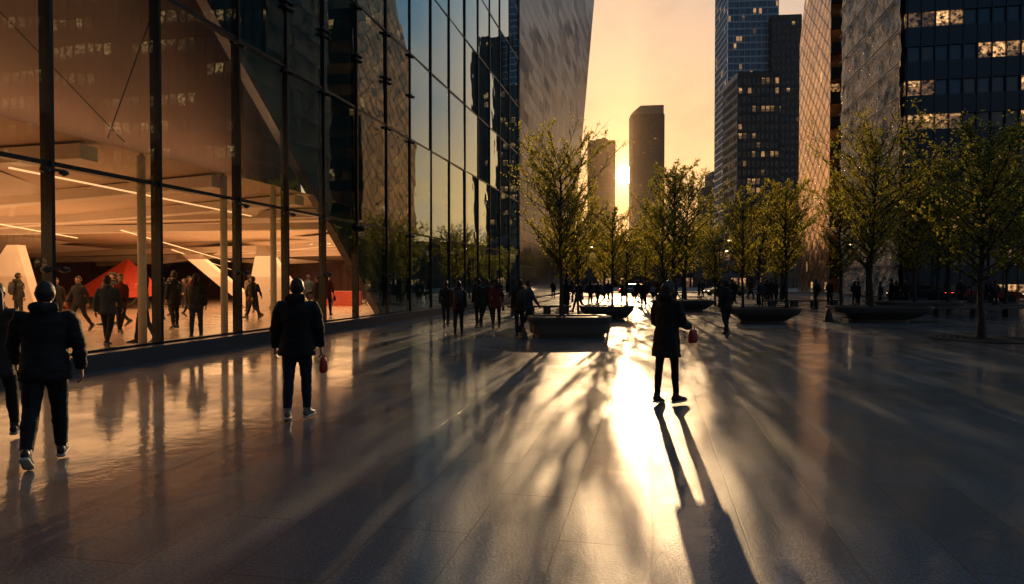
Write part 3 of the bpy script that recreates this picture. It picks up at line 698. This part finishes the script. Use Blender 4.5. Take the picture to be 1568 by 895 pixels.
    yaw,tilt=head; nb=lean_p((0,-.005,1.50)); HM=Matrix.Translation(nb)@Matrix.Rotation(yaw,4,'Z')@Matrix.Rotation(-tilt,4,'X')
    hv=[];hf=[]
    tube(hv,hf,[(0,-.005,-.04),(0,0,.03),(0,.005,.09)],[.056,.052,.054],12,ref=(1,0,0))
    addp([HM@q for q in hv],hf,2)
    nu,nv_=28,20
    def head_pt(th,ph,sc=1.0,feat=True):
        x_=math.sin(th)*math.cos(ph); y_=math.sin(th)*math.sin(ph); z_=math.cos(th)
        X=x_*.077; Y=y_*.096; Z=z_*.120
        if z_<0: X*=1-.30*z_*z_-.05*abs(z_); Y*=1-.10*abs(z_) if y_>0 else 1-.35*abs(z_)
        if feat:
            def G(a,b_,c_,s_): return math.exp(-((x_-a)**2+(y_-b_)**2+(z_-c_)**2)/(s_*s_))
            d=.022*G(0,.99,-.12,.14)+.012*G(0,1,.05,.10)-.010*(G(.36,.93,.06,.17)+G(-.36,.93,.06,.17))+.006*G(0,.95,.26,.3)+.007*G(0,.9,-.45,.13)-.004*G(0,.88,-.52,.05)+.010*G(0,.65,-.85,.3)+.004*(G(.5,.8,-.2,.2)+G(-.5,.8,-.2,.2))
            n_=Vector((x_,y_,z_)); return Vector((X,Y+.01,Z+.135))+n_*d
        return Vector((X*sc,Y*sc+.01-.006,Z*sc+.138))
    def sph(fn,cond=None):
        vv=[];ff=[]
        for j in range(nv_+1):
            for i in range(nu): vv.append(fn(math.pi*(j+.0001)/(nv_+.0002),2*math.pi*i/nu))
        for j in range(nv_):
            for i in range(nu):
                th=math.pi*(j+.5)/nv_; ph=2*math.pi*(i+.5)/nu
                if cond and not cond(th,ph): continue
                ff.append([j*nu+i,(j+1)*nu+i,(j+1)*nu+(i+1)%nu,j*nu+(i+1)%nu])
        return vv,ff
    vv,ff=sph(lambda a,b_:head_pt(a,b_)); addp([HM@q for q in vv],ff,2)
    def hc(th,ph):
        y_=math.sin(th)*math.sin(ph); z_=math.cos(th)
        return (z_>.50) or (y_<.12 and z_>-.45) or (y_<-.1 and z_>-.7)
    def hairpt(a,b_):
        q=head_pt(a,b_,1.10,False); n_=noise.noise(q*38+Vector((seed,0,0)))*.006; return q*(1)+ (q-Vector((0,.01,.135))).normalized()*n_
    vv,ff=sph(hairpt,hc); addp([HM@q for q in vv],ff,3)
    for sgn in (1,-1):
        ev=[];ef=[]; tube(ev,ef,[(sgn*.078,.004,.105),(sgn*.084,-.004,.13),(sgn*.083,-.010,.155)],[(.012,.006),(.018,.007),(.010,.005)],8,ref=(0,1,0)); addp([HM@q for q in ev],ef,2)
        ev=[];ef=[]; tube(ev,ef,[(sgn*.028,.084,.1425),(sgn*.028,.096,.1425)],[.011,.010],10,ref=(1,0,0),cap=.4); addp([HM@q for q in ev],ef,6)
    if longhair:
        hv=[];hf=[]; tube(hv,hf,[(0,-.045,.20),(0,-.07,.12),(0,-.078,.04),(0,-.075,-.05),(0,-.08,-.13),(0,-.08,-.2)],[(.06,.04),(.088,.055),(.094,.055),(.095,.045),(.085,.035),(.045,.02)],16,ref=(1,0,0))
        hv=[q+Vector((noise.noise(q*40)*.006,noise.noise(q*43)*.006,0)) for q in hv]; addp([HM@q for q in hv],hf,3)
    if backpack:
        bv=[];bf=[]; tube(bv,bf,[lean_p((0,-.19,.98)),lean_p((0,-.215,1.05)),lean_p((0,-.215,1.25)),lean_p((0,-.20,1.40)),lean_p((0,-.18,1.45))],[(.11,.05),(.15,.085),(.15,.09),(.13,.07),(.07,.04)],16,ref=(1,0,0))
        for sx in(.10,-.10): tube(bv,bf,[lean_p((sx,-.15,1.42)),lean_p((sx,-.02,1.475)),lean_p((sx,.13,1.38)),lean_p((sx*1.2,.14,1.22)),lean_p((sx*1.5,-.08,1.05))],[(.025,.008)]*5,8,ref=(1,0,0))
        addp(bv,bf,7)
    if bag:
        sgn,acc=bag; wr,d2,_=hands[0] if sgn>0 else hands[1]
        c0=wr+d2*.11+Vector((sgn*.02,0,-.06)); bv=[];bf=[]
        tube(bv,bf,[c0+Vector((0,0,.02)),c0+Vector((0,0,-.03)),c0+Vector((0,0,-.14)),c0+Vector((0,0,-.17))],[(.03,.08),(.045,.10),(.05,.11),(.035,.09)],14,ref=(1,0,0),cap=.1)
        for sy in (.06,-.06): tube(bv,bf,[c0+Vector((0,sy,0)),c0+Vector((0,sy*.5,.06)),wr+d2*.10],[.008]*3,6)
        addp(bv,bf,7)
    me=bpy.data.meshes.new(name)
    mz=min(q.z for q in AV)
    me.from_pydata([(q.x,q.y,q.z-mz) for q in AV],[],AF)
    acc=(bag[1] if bag else (.03,.03,.035))
    for nm,c_,r_ in (("jacket",jack,.8),("trousers",trou,.85),("skin",skin,.5),("hair",hair,.55),("shoe",shoe,.5),("sole",sole,.6),("eye",(.03,.02,.015),.2),("bag",acc,.6)):
        me.materials.append(simple(name+"_"+nm,c_,r_,0,.25,9,.25 if nm in("jacket","trousers") else 0,bscale=60,spec=.3))
    me.polygons.foreach_set('material_index',AM); me.polygons.foreach_set('use_smooth',[True]*len(AF)); me.update()
    return me
def put(name,me,x,y,h=1.73,yaw=0,z=.001):
    o=bpy.data.objects.new(name,me); o.location=(x,y,z); s=h/1.755; o.scale=(s,s,s); o.rotation_euler=(0,0,yaw); return link(o)
mA=person_mesh("man_a",.011,(.012,.012,.014),(.012,.013,.018),thigh=(.28,-.30),knee=(.12,.30),arm=((-.15,.35,.30),(.30,.45,.28)),hem=.80,puff=1.22,hood=True,sole=(.45,.42,.4),head=(-.35,.05),lean=.05,pant=1.15,seed=1,hair=(.03,.025,.02))
put("man_walking",mA,-4.42,6.45,1.71,.45)
mB=person_mesh("man_b",.011,(.010,.010,.012),(.018,.024,.04),thigh=(.10,-.10),knee=(.05,.06),arm=((.05,.2,.22),(-.05,.2,.24)),hem=.78,puff=1.26,hood=True,sole=(.6,.58,.55),shoe=(.15,.14,.13),bag=(1,(.45,.03,.02)),seed=2,pant=1.06,toe=(-.15,.2))
put("man_with_red_bag",mB,-2.66,8.45,1.73,.05)
mC=person_mesh("woman_c",.011,(.018,.015,.014),(.012,.012,.014),thigh=(.13,-.10),knee=(.05,.03),arm=((.15,1.25,.14),(.10,1.1,.14)),hem=.66,puff=1.2,flare=.02,longhair=True,hood=True,female=True,head=(0,.28),bag=(1,(.35,.04,.03)),seed=3,pant=.86,toe=(-.2,.1),hair=(.02,.013,.010))
put("woman_standing",mC,2.16,9.5,1.71,-.75)
mD=person_mesh("woman_d",.014,(.03,.022,.018),(.014,.014,.016),thigh=(.25,-.2),knee=(.1,.3),hem=.7,longhair=True,female=True,seed=4,hair=(.05,.025,.012),flare=.02)
put("woman_walking",mD,-5.55,7.35,1.68,.3)
BGV=[person_mesh("ped1",.02,(.015,.015,.018),(.015,.017,.024),thigh=(.38,-.32),knee=(.1,.4),seed=5),
 person_mesh("ped2",.02,(.02,.018,.016),(.02,.022,.03),thigh=(.08,-.08),knee=(.03,.03),arm=((.05,.15,.12),(0,.2,.12)),hem=.76,puff=1.08,hood=True,seed=6,backpack=True),
 person_mesh("ped3",.02,(.11,.018,.014),(.012,.012,.015),thigh=(.28,-.25),knee=(.1,.3),female=True,longhair=True,hem=.72,flare=.02,seed=7,bag=(1,(.05,.03,.02))),
 person_mesh("ped4",.02,(.03,.045,.08),(.014,.014,.018),thigh=(-.30,.36),knee=(.35,.1),arm=((.35,.3,.16),(-.3,.3,.16)),seed=8,puff=1.1),
 person_mesh("ped5",.02,(.013,.013,.013),(.013,.013,.013),thigh=(.05,-.12),knee=(.03,.06),arm=((.2,1.3,.12),(.0,.2,.14)),hem=.68,flare=.02,seed=9),
 person_mesh("ped6",.02,(.22,.19,.16),(.02,.02,.025),thigh=(-.2,.22),knee=(.22,.08),female=True,longhair=True,seed=10,arm=((.2,.6,.15),(-.2,.3,.15)))]
for i,(x,y,h_,k,yw) in enumerate(((-2.39,24.7,1.72,0,.2),(-1.65,21.0,1.70,1,0),(-1.2,24.7,1.74,4,.3),(-.92,25.4,1.76,0,-.4),(-.55,23.8,1.74,2,0),(.22,20.3,1.74,1,.3),(.52,21.5,1.72,3,-1.2),
  (6.43,20.5,1.75,0,.1),(17.3,38.9,1.75,1,1),(18.9,40.6,1.75,4,2),(2.7,34,1.8,4,0),(3.4,35,1.75,0,2))):
    put("pedestrian",BGV[k],x,y,h_,yw)
for i in range(34):
    y=R.uniform(40,66); x=R.uniform(.06,.40)*y; put("pedestrian",BGV[R.choice((0,1,2,3,4,4,0))],x,y,R.uniform(1.6,1.82),R.uniform(0,6.28))
for i in range(10):
    y=R.uniform(38,48); x=R.uniform(.45,.72)*y; put("pedestrian",BGV[R.choice((0,1,4))],x,y,R.uniform(1.6,1.82),R.uniform(0,6.28))
for (x,y,k,yw) in ((-8.95,15.1,3,.2),(-8.65,16.0,5,2),(-8.1,17.5,1,.1),(-10.4,21,4,1),(-12.7,20,0,3),(-9.9,26,0,1.5),(-7.6,28,2,0),(-7.0,24.5,4,2.5),(-10.9,19,2,4),(-13.5,23,1,5)):
    put("museum_visitor",BGV[k],x,y,R.uniform(1.62,1.8),yw,.201)
for i in range(24):
    t=R.uniform(8,32); s=R.uniform(3,20); q=W(t,s,0); put("museum_visitor",BGV[R.choice((0,1,2,3,4,5))],q.x,q.y,R.uniform(1.6,1.8),R.uniform(0,6.28),.201)
print("objects",len(bpy.data.objects))
